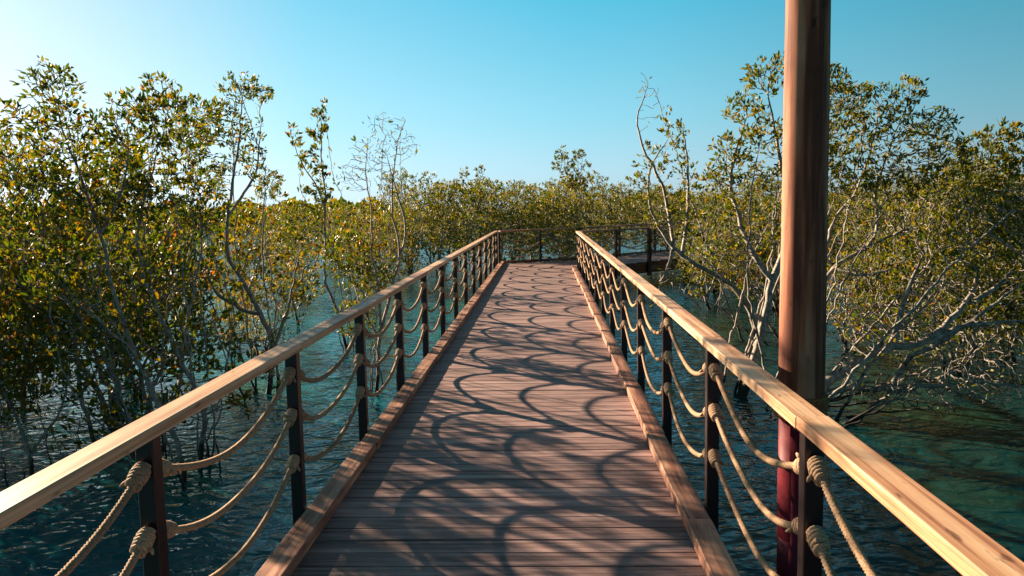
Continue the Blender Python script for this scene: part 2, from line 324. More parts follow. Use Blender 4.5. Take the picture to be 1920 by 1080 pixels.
# ------------------------------------------------------------------ rope railings
BAY = 1.635; PW_ = .066
def rope_mesh(L, sag, rise=0.0, fine=True, seed=0):
    rn = random.Random(seed); Rr = .0150; step = .0045 if fine else .03; n = max(6, int(L/step)); pts = []
    a1, a2 = rn.uniform(0, 6), rn.uniform(0, 6)
    for i in range(n+1):
        t = i/n; z = -sag*4*t*(1-t)*(1+.06*math.sin(2*math.pi*t+a1)) + rise*t; x = .01*math.sin(math.pi*t)*math.sin(3*t+a2)
        pts.append((x, t*L, z))
    tot = L/.044*2*math.pi/n
    def rf(i, a):
        th = (a + i*tot) % (2*math.pi/3) - math.pi/3
        return .5*math.cos(th) + math.sqrt(max(0, .258-.25*math.sin(th)**2))
    mb = MB(); mb.tube(pts, Rr, 15 if fine else 6, rf if fine else None)
    return mb.mesh('rope', M['rope'], True)
def knot_mesh(sgn, seed, slope=.42):
    """whipped stopper knot, axis along the rope, starting at the post face (origin) going sgn*Y and down"""
    rn = random.Random(seed); mb = MB(); ax = Vector((0, sgn, -slope)).normalized(); u = Vector((1, 0, 0)); v = ax.cross(u)
    turns = rn.choice((5, 6)); L = .088; pts = []; rad = []
    n = turns*14
    for i in range(n+1):
        t = i/n; a = 2*math.pi*turns*t; rr = .0205+.005*math.sin(math.pi*min(1, t*1.15))+rn.uniform(-.0012, .0012)
        pts.append(ax*(.010+L*t) + u*(rr*math.cos(a)) + v*(rr*math.sin(a))); rad.append(.0095)
    mb.tube(pts, rad, 7)
    mb.tube([ax*.0, ax*.03, ax*.08, ax*.115], [.019, .021, .021, .014], 8)
    # frayed end
    a = rn.uniform(0, 6); e = ax*.07 + u*(.03*math.cos(a)) + v*(.03*math.sin(a))
    mb.tube([e, e+(u*math.cos(a)+v*math.sin(a))*.012+ax*.01, e+(u*math.cos(a)+v*math.sin(a))*.02+ax*.022], [.009, .008, .004], 6)
    return mb.mesh('knot', M['rope'], True)
ROPES = [rope_mesh(BAY-PW_, s, .03, True, i) for i, s in enumerate((.165, .175, .155, .185))]
KN_A = [knot_mesh(1, i) for i in range(3)]; KN_B = [knot_mesh(-1, 10+i, .5) for i in range(3)]
def post_mesh(z0=-.42, z1=.985):
    mb = MB(); h = PW_/2; mb.box(-h, h, -h, h, z0, z1, .004)
    mb.box(-h-.012, h+.012, -h-.012, h+.012, z1-.007, z1-.001)      # head plate under the handrail
    return mb.mesh('post', M['post'])
POST = post_mesh()
def railing(label, p0, us, rail_u, direction, seed, fine=True, railmat='rail', loop=1.03, splits=None, last_bend=None):
    """posts at distances us along the direction from p0"""
    rn = random.Random(seed); rt = empty('rope_railing', (p0[0], p0[1], 0), direction-math.pi/2); tag(rt, label, 'railing', 'rope railings along the boardwalk')
    for u in us: link('post', POST, rt, (0, u, 0))
    sp = splits or []
    edges = [rail_u[0]]+[s for s in sp if rail_u[0] < s < rail_u[1]]+[rail_u[1]]
    for a, c in zip(edges, edges[1:]):
        mb = MB(); mb.box(-.055, .055, 0, c-a-.003, loop-.045, loop, .0045)
        o = mb.build('handrail', M[railmat], rt, loc=(rn.uniform(-.0015, .0015), a, rn.uniform(-.001, .001)))
        if last_bend and a == edges[0]:
            # the nearest length veers a little outward
            o.rotation_euler = (0, 0, last_bend); o.location = (-(c-a)*math.sin(-last_bend), a, 0)
    for a, c in zip(us, us[1:]):
        for z in (.855, .615, .365):
            if abs((c-a)-BAY) < .01 and fine: me = rn.choice(ROPES)
            else:
                key = ('r', round(c-a, 2)); me = RC.get(key)
                if me is None: me = RC[key] = rope_mesh(c-a-PW_, .165*min(1.1, (c-a)/BAY), .0, fine, 5)
            rp = link('rope', me, rt, (0, a+PW_/2, z+rn.uniform(-.012, .012)))
            k1 = link('knot', rn.choice(KN_A), rp, (0, 0, 0)); k2 = link('knot', rn.choice(KN_B), rp, (0, c-a-PW_, .03 if (abs((c-a)-BAY) < .01 and fine) else 0))
            k1.rotation_euler = (0, rn.uniform(0, 1), 0) if False else (0, 0, rn.uniform(-.1, .1))
            if rn.random() < .5: k1.scale.x = -1
    return rt
RC = {}
ys = [1.08+BAY*k for k in range(14)]
railing('pale-topped wooden handrail with sagging ropes along the left side of the deck', (-1.42, 0, 0), ys+[23.45], (-.9, 23.5), math.pi/2, 1, splits=[-.9+.0, 4.36, 9.26, 14.17, 19.07])
railing('sunlit pale wooden handrail with sagging ropes along the right side of the deck', (.905, 0, 0), ys[:-1]+[21.95], (-.9, 22.0), math.pi/2, 2, splits=[2.72, 4.37, 9.26, 14.17, 19.07], last_bend=-.0)
def seg_rail(label, a, c, seed, n, end_post=True):
    d = Vector((c[0]-a[0], c[1]-a[1])); L = d.length; us = [L*k/n for k in range(n+1)]
    if not end_post: us_p = us[1:]
    return railing(label, a, us if end_post else us[:-1]+[L-.08], (.03, L), math.atan2(d[1], d[0]), seed, fine=False, railmat='kerb')
seg_rail('dark rope railing crossing the far end of the deck at the bend', (-1.36, 23.62), (1.06, 25.42), 3, 2)
seg_rail('brown rope railing behind the side path, continuing right from the bend', (1.12, 25.55), (6.62, 31.15), 4, 4)
seg_rail('short brown rope railing leading right from the end of the sunlit handrail', (.98, 22.06), (3.1, 24.14), 5, 2)
seg_rail('rope railing on the near side of the side path, half hidden by pale branches', (3.16, 24.2), (8.6, 29.55), 6, 4)
seg_rail('farthest piece of railing, seen through the branches left of the round pole', (6.7, 31.2), (19.5, 35.5), 7, 7)

# ------------------------------------------------------------------ round pole
PX, PY = 1.25, 3.92
pole = empty('round_pole', (PX, PY, WATER-.5)); tag(pole, 'tall round polished log pole on a maroon pipe just outside the right handrail', 'pole')
zz = WATER-.5
mb = MB(); mb.lathe(0, 0, [(.1075, .81-zz), (.1085, .815-zz)]+[(.1085-.0012*i+.0008*math.sin(i*1.7), .9-zz+i*.28) for i in range(12)]+[(.085, 4.15-zz), (.03, 4.2-zz)], 48); mb.build('log_shaft', M['pole'], pole, True)
mb = MB(); mb.lathe(0, 0, [(.104, -.6), (.104, .72-zz)], 48); mb.build('steel_base', M['red'], pole, True)
mb = MB(); pts = []; rn = random.Random(8)
for i in range(6*40+1):
    t = i/(6*40); a = 2*math.pi*6*t; pts.append((.112*math.cos(a)+rn.uniform(-.0015, .0015), .112*math.sin(a)+rn.uniform(-.0015, .0015), (.705-zz)+.105*t))
mb.tube(pts, .0125, 7)
for i in range(260):
    a = rn.uniform(0, 6.283); z = rn.uniform(.70, .815)-zz; c_, s_ = math.cos(a), math.sin(a); l = rn.uniform(.008, .03)
    mb.tube([(.112*c_, .112*s_, z), ((.118+l)*c_, (.118+l)*s_, z+rn.uniform(-.03, .03))], [.0016, .0007], 3)
mb.build('coir_wrap', M['coir'], pole, True)
mb = MB(); a0, a1 = math.pi*.93, math.pi*1.28; n = 10
for z0_, z1_ in ((.09, .47),):
    for j, z in enumerate((z0_-zz, z1_-zz)):
        for i in range(n+1):
            a = a0+(a1-a0)*i/n
            for rr in (.1042, .1062): mb.v.append((rr*math.cos(a), rr*math.sin(a), z))
    q = lambda j, i, s: j*(n+1)*2+i*2+s
    for i in range(n):
        mb.f += [(q(0, i, 1), q(0, i+1, 1), q(1, i+1, 1), q(1, i, 1)), (q(1, i, 1), q(1, i+1, 1), q(1, i+1, 0), q(1, i, 0)), (q(0, i, 0), q(0, i+1, 0), q(0, i+1, 1), q(0, i, 1))]
    mb.f += [(q(0, 0, 0), q(0, 0, 1), q(1, 0, 1), q(1, 0, 0)), (q(0, n, 1), q(0, n, 0), q(1, n, 0), q(1, n, 1))]
mb.build('access_panel', M['red'], pole)

# ------------------------------------------------------------------ mangroves
def colonize(seedp, seedpar, attr, step, kill, infl, rs, wig=.25, iters=220, bias=(0, 0, .2)):
    P = [np.array(p, float) for p in seedp]; par = list(seedpar); A = np.array(attr); alive = np.ones(len(A), bool)
    nd = np.full(len(A), 1e9); ni = np.zeros(len(A), int); bias = np.array(bias)
    def upd(idx0):
        new = np.array(P[idx0:]);
        if len(new) == 0: return
        d = np.linalg.norm(A[:, None, :]-new[None], axis=2); j = d.argmin(1); dm = d[np.arange(len(A)), j]
        b = dm < nd; nd[b] = dm[b]; ni[b] = j[b]+idx0
    upd(0)
    for it in range(iters):
        act = alive & (nd < infl)
        if not act.any(): break
        ids = ni[act]; V = A[act]-np.array(P)[ids]; V /= np.linalg.norm(V, axis=1, keepdims=True)+1e-9
        u, inv = np.unique(ids, return_inverse=True); D = np.zeros((len(u), 3)); np.add.at(D, inv, V)
        D /= np.linalg.norm(D, axis=1, keepdims=True)+1e-9
        D += bias + rs.normal(0, wig, D.shape); D /= np.linalg.norm(D, axis=1, keepdims=True)+1e-9
        n0 = len(P)
        for k, d in zip(u, D): P.append(P[k]+d*step); par.append(int(k))
        upd(n0)
        alive &= nd > kill
        if len(P) > 12000: break
    return np.array(P), np.array(par)
LEAFY = 1.2
def tree_meshes(P, par, rs, tip_r, expo, leaf_r, n_leaf, leaf_len, leafmat_, rmax=.09, rmin_seed=None, up=.5, bare_box=None, sides=5, spread=.026, wig_r=.0):
    n = len(P); kids = np.zeros(n, int)
    for i in range(n):
        if par[i] >= 0: kids[par[i]] += 1
    acc = np.zeros(n); r = np.zeros(n)
    order = np.argsort([0]*n)  # parents always precede children
    for i in range(n-1, -1, -1):
        a = acc[i] if kids[i] else tip_r**expo
        r[i] = min(rmax, max(tip_r, a**(1/expo)))
        if rmin_seed is not None and i < len(rmin_seed): r[i] = rmin_seed[i]
        if par[i] >= 0: acc[par[i]] += r[i]**expo
    for i in range(1, n): r[i] = min(r[i], r[par[i]])
    D = np.zeros((n, 3)); has = par >= 0; D[has] = P[has]-P[par[has]]
    for i in range(n):
        if par[i] < 0:
            ch = np.where(par == i)[0]; D[i] = P[ch[0]]-P[i] if len(ch) else (0, 0, 1)
    D /= np.linalg.norm(D, axis=1, keepdims=True)+1e-9
    ref = np.tile(np.array([1., .13, .07]), (n, 1)); al = np.abs((D*ref).sum(1)) > .93; ref[al] = (.1, 1, .1)
    U = np.cross(D, ref); U /= np.linalg.norm(U, axis=1, keepdims=True)+1e-9; W = np.cross(D, U)
    ang = np.arange(sides)*2*np.pi/sides
    V = P[:, None]+r[:, None, None]*(U[:, None]*np.cos(ang)[None, :, None]+W[:, None]*np.sin(ang)[None, :, None])
    V = V.reshape(-1, 3); ch = np.where(has)[0]; k = np.arange(sides); k2 = (k+1) % sides
    a = par[ch][:, None]*sides; c = ch[:, None]*sides
    F = np.stack([a+k, a+k2, c+k2, c+k], 2).reshape(-1, 4)
    tm = npmesh('trunk', V, F, M['bark'], True)
    # leaves
    cand = np.where(r <= leaf_r)[0]
    wgt = np.where(kids[cand] == 0, 4.2, .45)
    if bare_box is not None: wgt = wgt*bare_box(P[cand])
    cnt = rs.poisson(LEAFY*n_leaf*wgt)
    idx = np.repeat(cand, cnt); m_ = len(idx)
    if m_ == 0: return tm, None
    base = P[idx]+rs.normal(0, spread, (m_, 3))*np.array([1, 1, .8])
    dr = D[idx]*.8+rs.normal(0, .5, (m_, 3)); dr[:, 2] += up; dr /= np.linalg.norm(dr, axis=1, keepdims=True)
    L = leaf_len*rs.uniform(.65, 1.2, m_); side = np.cross(dr, rs.normal(0, 1, (m_, 3))); side /= np.linalg.norm(side, axis=1, keepdims=True)+1e-9
    nr = np.cross(side, dr); wd = L*.19; fold = wd*.35
    e = lambda t, s, h: base+dr*(L*t)[:, None]+side*(wd*s)[:, None]+nr*(fold*h)[:, None]
    Vl = np.stack([e(0, 0, 0), e(.33, 1, 1), e(.68, .8, 1), e(1, 0, .3), e(.68, -.8, 1), e(.33, -1, 1)], 1).reshape(-1, 3)
    o = (np.arange(m_)*6)[:, None]
    Fl = np.concatenate([o+np.array([[0, 1, 2, 3]]), o+np.array([[0, 3, 4, 5]])], 0)
    return tm, npmesh('crown', Vl, Fl, leafmat_, False)
def npmesh(name, V, F, mat, smooth):
    me = bpy.data.meshes.new(name); nv, nf = len(V), len(F); k = F.shape[1]
    me.vertices.add(nv); me.vertices.foreach_set('co', np.asarray(V, np.float32).ravel())
    me.loops.add(nf*k); me.loops.foreach_set('vertex_index', F.astype(np.int32).ravel())
    me.polygons.add(nf); me.polygons.foreach_set('loop_start', np.arange(0, nf*k, k, dtype=np.int32)); me.polygons.foreach_set('loop_total', np.full(nf, k, np.int32))
    if smooth: me.polygons.foreach_set('use_smooth', np.ones(nf, bool))
    me.materials.append(mat); me.update(calc_edges=True); me.validate(); return me
def ball(rs, n, c, r, flat=(1, 1, 1)):
    d = rs.normal(0, 1, (n, 3)); d /= np.linalg.norm(d, axis=1, keepdims=True); return np.array(c)+d*(rs.uniform(0, 1, n)**(1/2.6))[:, None]*r*np.array(flat)
def resample(pts, step, rs, wig):
    out = [np.array(pts[0])]
    for a, c in zip(pts, pts[1:]):
        a, c = np.array(a), np.array(c); L = np.linalg.norm(c-a); k = max(1, int(L/step))
        for i in range(1, k+1): out.append(a+(c-a)*i/k)
    P = np.array(out); Q = P.copy()
    for _ in range(2): Q[1:-1] = (Q[:-2]+2*Q[1:-1]+Q[2:])/4
    Q[1:-1] += rs.normal(0, wig, Q[1:-1].shape); return Q
LIMB = .72; DENS = 3.2
def traced_tree(label, base_px, limbs, blobs, seed, Y=None, leafm='leaf_green', nleaf=1.65, leaf_len=.062, base_r=.06, dens=55, step=.065, kill=.085, infl=.9, leaf_r=.0075, tip_r=.0035, bare=None, up=.5, depth=.35, expo=2.5, rmax=.09, group=None, stems=5, barew=.04):
    """limbs: lists of (px, py[, dY]) read off the photo at this tree's own distance; blobs: (px, py, radius px[, dY, weight])"""
    rs = np.random.RandomState(seed)
    LS = globals()['LIMB']
    g = ground(*base_px) if Y is None else np.array([*at(base_px[0], base_px[1], Y)[:2], WATER]); Y0 = g[1]
    sp, spp, sr = [], [], []
    root = g+np.array([0, 0, -.5]); sp.append(root); spp.append(-1); base_r *= LS*(.72 if g[0] < -1 else 1.0); sr.append(base_r*1.15)
    sp.append(g.copy()); spp.append(0); sr.append(base_r)
    for li, limb in enumerate(limbs):
        pts = []; rough = 0
        for q in limb:
            dY = q[2] if len(q) > 2 else 0
            pts.append(at(q[0], q[1], Y0+dY))
        # hook on to the nearest existing node
        if li == 0: st = 1
        else: st = int(np.argmin([np.linalg.norm(np.array(s)-pts[0]) for s in sp[1:]]))+1
        r0 = base_r if li == 0 else min(base_r*.7, sr[st])
        Q = resample([sp[st]]+pts, .1, rs, .006); prev = st; n = len(Q)
        for i in range(1, n):
            sp.append(Q[i]); spp.append(prev); prev = len(sp)-1; sr.append(r0*(1-.88*(i/n)**1.5))
    for k in range(stems):
        b = blobs[rs.randint(len(blobs))]; dY = b[3] if len(b) > 3 else 0; tgt = at(b[0], b[1], Y0+dY)+rs.normal(0, .12, 3)
        a = rs.uniform(0, 6.28); q = rs.uniform(.1, .45); p0 = g+np.array([q*math.cos(a), q*math.sin(a), -.05]); p1 = p0*.6+tgt*.4+rs.normal(0, .14, 3)+np.array([0, 0, .1]); p2 = p0*.25+tgt*.75+rs.normal(0, .12, 3)
        Q = resample([root, p0, p1, p2, tgt], .1, rs, .012); prev = 0; n = len(Q)
        for i in range(1, n): sp.append(Q[i]); spp.append(prev); prev = len(sp)-1; sr.append(base_r*.42*(1-.75*i/n))
    attr = []
    for b in blobs:
        dY = b[3] if len(b) > 3 else 0; wt = b[4] if len(b) > 4 else 1
        c = at(b[0], b[1], Y0+dY); r = b[2]*(Y0+dY)/FPX
        attr.append(ball(rs, int(max(8, DENS*dens*wt*(b[2]/50)**1.8)), c, r, (1, 1+depth, 1)))
    sc_ = max(.8, (Y0/9)**.75); step *= sc_; kill *= sc_; tip_r *= sc_**.6; leaf_r *= sc_**.6; infl *= sc_
    attr = np.concatenate(attr); attr = attr[attr[:, 2] > WATER+.15]
    P, par = colonize(sp, spp, attr, step, kill, infl, rs)
    bb = None
    if bare:
        bc = [(at(x, y, Y0+dy), r*Y0/FPX) for (x, y, r, dy) in bare]
        def bb(Q):
            w_ = np.ones(len(Q))
            for c, r in bc: w_[np.linalg.norm((Q+g-c)*np.array([1, .4, 1]), axis=1) < r] = barew
            return w_
    tm, cm = tree_meshes(P-g, par, rs, tip_r, expo, leaf_r, nleaf, leaf_len, M[leafm], rmax=rmax, rmin_seed=np.array(sr), bare_box=bb, up=up)
    root = empty('mangrove_tree', tuple(g)); tag(root, label, 'tree', group)
    link('trunk', tm, root)
    if cm: link('crown', cm, root)
    return root
def proto_tree(seed, H=3.2, Rc=1.4, stems=3, leafm='leaf_far', nleaf=2.2, leaf_len=.1, dens=1500, tall=0, step=.12, kill=.17, low=.25):
    rs = np.random.RandomState(seed); sp, spp, sr = [np.array([0, 0, -.4])], [-1], [.05]
    for s in range(stems):
        a = rs.uniform(0, 6.28); l = rs.uniform(.35, .6)*H; o = rs.uniform(.2, .6)*Rc
        Q = resample([sp[0], np.array([.15*math.cos(a), .15*math.sin(a), .1]), np.array([o*math.cos(a)*.5, o*math.sin(a)*.5, l*.5]), np.array([o*math.cos(a+.5), o*math.sin(a+.5), l])], .14, rs, .02)
        prev = 0
        for i in range(1, len(Q)): sp.append(Q[i]); spp.append(prev); prev = len(sp)-1; sr.append(.045*(1-.75*i/len(Q)))
    at_ = []
    for k in range(rs.randint(6, 9)):
        a = rs.uniform(0, 6.28); q = rs.uniform(0, .75)*Rc; z = rs.uniform(low, .86)*H; r = rs.uniform(.38, .6)*Rc*(1 if z < .6*H else .75)
        at_.append(ball(rs, int(dens/7), (q*math.cos(a), q*math.sin(a), z), r, (1, 1, .8)))
    at_.append(ball(rs, int(dens/5), (0, 0, H*.5), Rc, (1, 1, H*.45/Rc)))
    for k in range(tall): at_.append(ball(rs, 60, (rs.uniform(-.3, .3)*Rc, rs.uniform(-.3, .3)*Rc, H*rs.uniform(.95, 1.2)), .35))
    at_ = np.concatenate(at_); at_ = at_[at_[:, 2] > .2]
    P, par = colonize(sp, spp, at_, step, kill, 1.4, rs)
    return tree_meshes(P, par, rs, .005, 2.2, .0105, nleaf, leaf_len, M[leafm], rmax=.06, rmin_seed=np.array(sr), spread=.045, sides=4)

# --- left bank, near
LG = 'mangroves on the left side of the deck'
traced_tree('near mangrove with long blue-grey limb rising leftward behind the left handrail', (345, 905),
    [[(338, 830), (299, 764), (250, 660), (215, 560), (190, 440), (150, 330), (110, 220), (95, 160)], [(250, 660), (180, 600, -.4), (120, 540, -.6), (60, 470, -.6)], [(190, 440), (240, 330, .3), (240, 230, .4)]],
    [(95, 165, 50), (120, 250, 60), (60, 320, 60), (170, 380, 60), (35, 230, 35, -.4), (240, 230, 55, .3), (40, 430, 60, -.6), (120, 520, 60, -.6), (220, 330, 55, .4)], 11, base_r=.05, dens=75, group=LG)
traced_tree('mangrove with twin curved limbs, leafy top against the sky left of centre', (375, 872),
    [[(385, 770), (338, 669), (278, 546), (252, 450), (280, 340), (310, 230)], [(338, 669), (360, 560, .5), (380, 450, .6), (370, 320, .6)]],
    [(310, 210, 50), (370, 230, 50, .5), (330, 300, 50), (270, 380, 50), (370, 380, 60, .6), (300, 170, 30)], 12, base_r=.05, dens=75, group=LG)
traced_tree('far-left mangrove with red leaves scattered among olive ones', (178, 835),
    [[(150, 740), (140, 640), (120, 520), (60, 400), (10, 330)], [(140, 640), (60, 560, .4), (0, 480, .5)], [(150, 740), (220, 640, .3), (260, 560, .4)]],
    [(20, 300, 60), (60, 420, 70), (10, 520, 70, .4), (70, 600, 60), (150, 560, 60), (-40, 400, 80, .4), (20, 680, 50), (230, 600, 50, .3), (-40, 620, 70, .3)], 13, leafm='leaf_mixed', base_r=.045, dens=80, group=LG)
traced_tree('mangrove with sinuous pale trunk whose crown ends the tall leafy group on the left', (503, 738),
    [[(515, 650), (475, 560), (425, 480), (427, 404), (438, 329), (449, 258), (455, 180)], [(475, 590), (395, 545, .2), (393, 507, .2), (329, 413, .2), (249, 311, .2)], [(427, 404), (480, 330, .5), (490, 230, .5)], [(520, 640), (545, 560, .3), (560, 480, .3)]],
    [(445, 170, 38), (480, 175, 28, .4), (420, 240, 45), (460, 300, 40, .3), (400, 330, 45), (250, 290, 40, .2), (350, 260, 45, .2), (470, 245, 25), (500, 350, 30, .4)], 14, base_r=.075, dens=60, nleaf=2.6, group=LG)
traced_tree('leaning mangrove at the left edge of the picture, low over the water', (60, 905),
    [[(60, 850), (20, 760), (-30, 650)], [(60, 850), (120, 760, .3), (130, 680, .4)]],
    [(10, 740, 60), (80, 700, 50, .3), (-60, 600, 90), (30, 640, 60)], 15, leafm='leaf_mixed', base_r=.04, dens=60, nleaf=1.6, group=LG)
# mid left
traced_tree('slender mangrove with one leafy spire against the pale sky left of the bare twigs', (650, 655),
    [[(633, 583), (609, 530), (609, 409), (612, 377), (602, 303), (602, 233), (600, 205)], [(612, 400), (598, 356), (563, 303), (545, 250)], [(640, 600), (690, 520, .5), (680, 450, .8)]],
    [(599, 212, 17), (602, 245, 14), (560, 262, 24), (575, 300, 26), (605, 320, 20), (545, 240, 18), (590, 370, 28), (570, 430, 40), (640, 450, 40, .5)], 16, base_r=.055, dens=170, nleaf=2.4, leaf_len=.085, kill=.14, group=LG)
traced_tree('nearly leafless mangrove with upright bare twigs, just left of the deck', (706, 735),
    [[(713, 627), (735, 540), (753, 479), (734, 391), (736, 320), (746, 268), (760, 226)], [(713, 627), (711, 542), (697, 479), (697, 391), (683, 321), (690, 260)], [(753, 479), (764, 423), (743, 356), (725, 290)], [(713, 640), (670, 560, .3), (650, 470, .5)]],
    [(725, 260, 40), (755, 270, 34), (690, 290, 38), (665, 330, 36), (720, 330, 40), (745, 235, 22), (715, 230, 22), (650, 480, 45, .4), (690, 520, 40, .3), (660, 600, 35)], 17, base_r=.05, dens=380, nleaf=1.6, leaf_len=.07,
    bare=[(715, 250, 95, 0), (745, 330, 60, 0), (670, 320, 50, 0)], kill=.08, step=.06, tip_r=.0026, group=LG)
for i, ((bx, by), blobs_, lm, lb) in enumerate([
    ((250, 700), [(300, 460, 60), (220, 500, 60), (340, 530, 60), (260, 590, 50), (180, 450, 50)], 'leaf_mixed', 'brown-leaved mangrove tangle low behind the long blue-grey limb'),
    ((440, 650), [(480, 420, 42), (430, 470, 50), (500, 480, 45), (520, 380, 28), (505, 335, 22), (460, 540, 45), (530, 540, 35)], 'leaf_mixed', 'yellowing mangrove between the sinuous pale trunk and the leafy spire'),
    ((120, 690), [(60, 460, 70), (130, 420, 60), (100, 540, 70), (20, 560, 60), (180, 560, 50)], 'leaf_green', 'dense mangrove filling the far left behind the red-leaved one'),
    ((560, 610), [(560, 440, 40), (590, 480, 40), (540, 500, 40), (610, 430, 30), (575, 540, 35)], 'leaf_mixed', 'low orange-tinged mangrove at the foot of the leafy spire'),
    ((690, 590), [(690, 420, 40), (660, 460, 40), (720, 470, 40), (740, 420, 30), (640, 420, 35), (700, 520, 35)], 'leaf_mixed', 'golden mangrove behind the bare twigs left of the deck'),
    ((380, 620), [(380, 420, 45), (330, 440, 50), (400, 500, 50), (350, 540, 45)], 'leaf_green', 'green mangrove behind the twin curved limbs')]):
    gx = ground(bx, by); x0, y0 = bx, by
    traced_tree(lb, (bx, by), [[(x0-15, y0-60), (blobs_[0][0], blobs_[0][1]+20)], [(x0, y0-40), (blobs_[2][0], blobs_[2][1]+20, .5)], [(x0, y0-30), (blobs_[3][0], blobs_[3][1]+10, -.4)]], blobs_, 30+i,
        leafm=lm, base_r=.055, dens=110, nleaf=2.6, leaf_len=.085, step=.085, kill=.12, infl=1.4, leaf_r=.007, tip_r=.0032, depth=.6, group=LG)

# --- right bank
RG = 'mangroves on the right side of the deck'
traced_tree('pale-limbed mangrove with a bare twiggy top, right of where the deck ends', (1425, 640),
    [[(1400, 565), (1367, 528), (1319, 504), (1280, 480), (1261, 465), (1222, 403), (1213, 350), (1222, 306), (1250, 265)], [(1265, 462), (1246, 354), (1203, 273), (1193, 220), (1215, 160)], [(1261, 465), (1256, 494), (1238, 535), (1228, 570)], [(1280, 475), (1290, 400), (1290, 300), (1280, 240)]],
    [(1240, 215, 26), (1265, 250, 30), (1215, 170, 30), (1205, 145, 18), (1225, 300, 32), (1270, 300, 34), (1200, 340, 28), (1290, 350, 34), (1240, 400, 36), (1285, 430, 34), (1320, 470, 34), (1250, 520, 30), (1340, 400, 40), (1300, 540, 30)], 21, leafm='leaf_far', base_r=.075, dens=150, nleaf=2.0, leaf_len=.08,
    bare=[(1200, 190, 52, 0), (1215, 140, 40, 0), (1230, 540, 60, 0)], kill=.12, group=RG)
traced_tree('tall mangrove with forked pale trunk, crown passing behind the round pole', (1393, 745),
    [[(1410, 690), (1434, 600), (1444, 528), (1468, 489), (1480, 400), (1460, 280), (1440, 180)], [(1444, 520), (1400, 460), (1386, 407), (1367, 350), (1376, 300), (1400, 220)], [(1468, 489), (1510, 400, .4), (1540, 280, .4), (1560, 180, .4)]],
    [(1430, 150, 38), (1465, 120, 26), (1400, 215, 40), (1440, 250, 40), (1375, 280, 34), (1420, 330, 45), (1350, 330, 36), (1350, 280, 20), (1380, 400, 45), (1520, 150, 50, .3), (1560, 200, 55, .3), (1530, 300, 60, .4), (1360, 470, 45), (1430, 430, 45)], 22, leafm='leaf_far', base_r=.075, dens=85, nleaf=2.3, leaf_len=.065, bare=[(1400, 500, 110, 0)], barew=.3, group=RG)
traced_tree('spreading mangrove whose green crown peaks just right of the round pole', (1500, 735),
    [[(1510, 620), (1560, 500), (1680, 437), (1740, 415)], [(1535, 550), (1559, 417, .4), (1603, 369, .4), (1636, 273, .4), (1650, 200, .4)], [(1600, 480), (1646, 446), (1641, 350), (1665, 287), (1700, 200)], [(1560, 500), (1620, 520, -.3), (1680, 500, -.5)]],
    [(1620, 190, 42, .4), (1700, 180, 36), (1660, 240, 50), (1600, 260, 50, .4), (1740, 250, 50), (1720, 320, 55), (1640, 340, 55), (1780, 290, 40), (1590, 360, 50), (1620, 440, 50), (1700, 410, 55), (1570, 170, 30, .4), (1600, 520, 45), (1765, 360, 50)], 23, leafm='leaf_far', base_r=.06, dens=95, nleaf=2.0, leaf_len=.065, bare=[(1620, 500, 130, 0), (1740, 440, 70, 0)], barew=.2, tip_r=.0042, group=RG)
traced_tree('mangrove with thick pale limb lying low over the water at the right', (1515, 780),
    [[(1540, 722), (1590, 693), (1617, 667), (1673, 650), (1740, 643), (1813, 570), (1840, 513), (1810, 440)], [(1540, 740), (1600, 723), (1663, 735), (1683, 703), (1707, 660), (1745, 655), (1857, 577), (1930, 520)], [(1813, 570), (1883, 530), (1925, 460)], [(1740, 643), (1800, 612), (1930, 600)], [(1673, 650), (1690, 580), (1705, 540), (1730, 480)], [(1663, 735), (1720, 725, -.3), (1800, 720, -.5)]],
    [(1700, 730, 50, -.2), (1780, 710, 60, -.3), (1640, 740, 40), (1750, 770, 40, -.4), (1850, 650, 60), (1700, 600, 50), (1780, 520, 60), (1880, 480, 60), (1620, 620, 50), (1860, 720, 50, -.3), (1840, 400, 50), (1900, 380, 50), (1760, 450, 50), (1600, 690, 35)], 24, leafm='leaf_far', base_r=.085, dens=230, nleaf=1.6, leaf_len=.06, stems=10,
    bare=[(1700, 720, 130, 0), (1850, 690, 130, 0), (1640, 620, 110, 0), (1740, 600, 100, 0), (1870, 600, 90, 0)], kill=.085, step=.06, tip_r=.0052, up=.3, group=RG)
traced_tree('bushy yellow-green mangrove at the right edge of the picture', (1900, 680),
    [[(1890, 600), (1860, 500), (1850, 400), (1840, 330)], [(1890, 600), (1920, 480), (1910, 350)], [(1880, 560), (1800, 480), (1780, 400)]],
    [(1835, 290, 40), (1875, 268, 34), (1912, 262, 34), (1850, 320, 50), (1900, 330, 60), (1880, 400, 70), (1800, 380, 60), (1820, 460, 60), (1900, 500, 60), (1960, 400, 80), (1940, 300, 50), (1850, 560, 50), (1790, 330, 36)], 25, leafm='leaf_far', base_r=.06, dens=62, nleaf=3.4, leaf_len=.075, group=RG, infl=1.3)
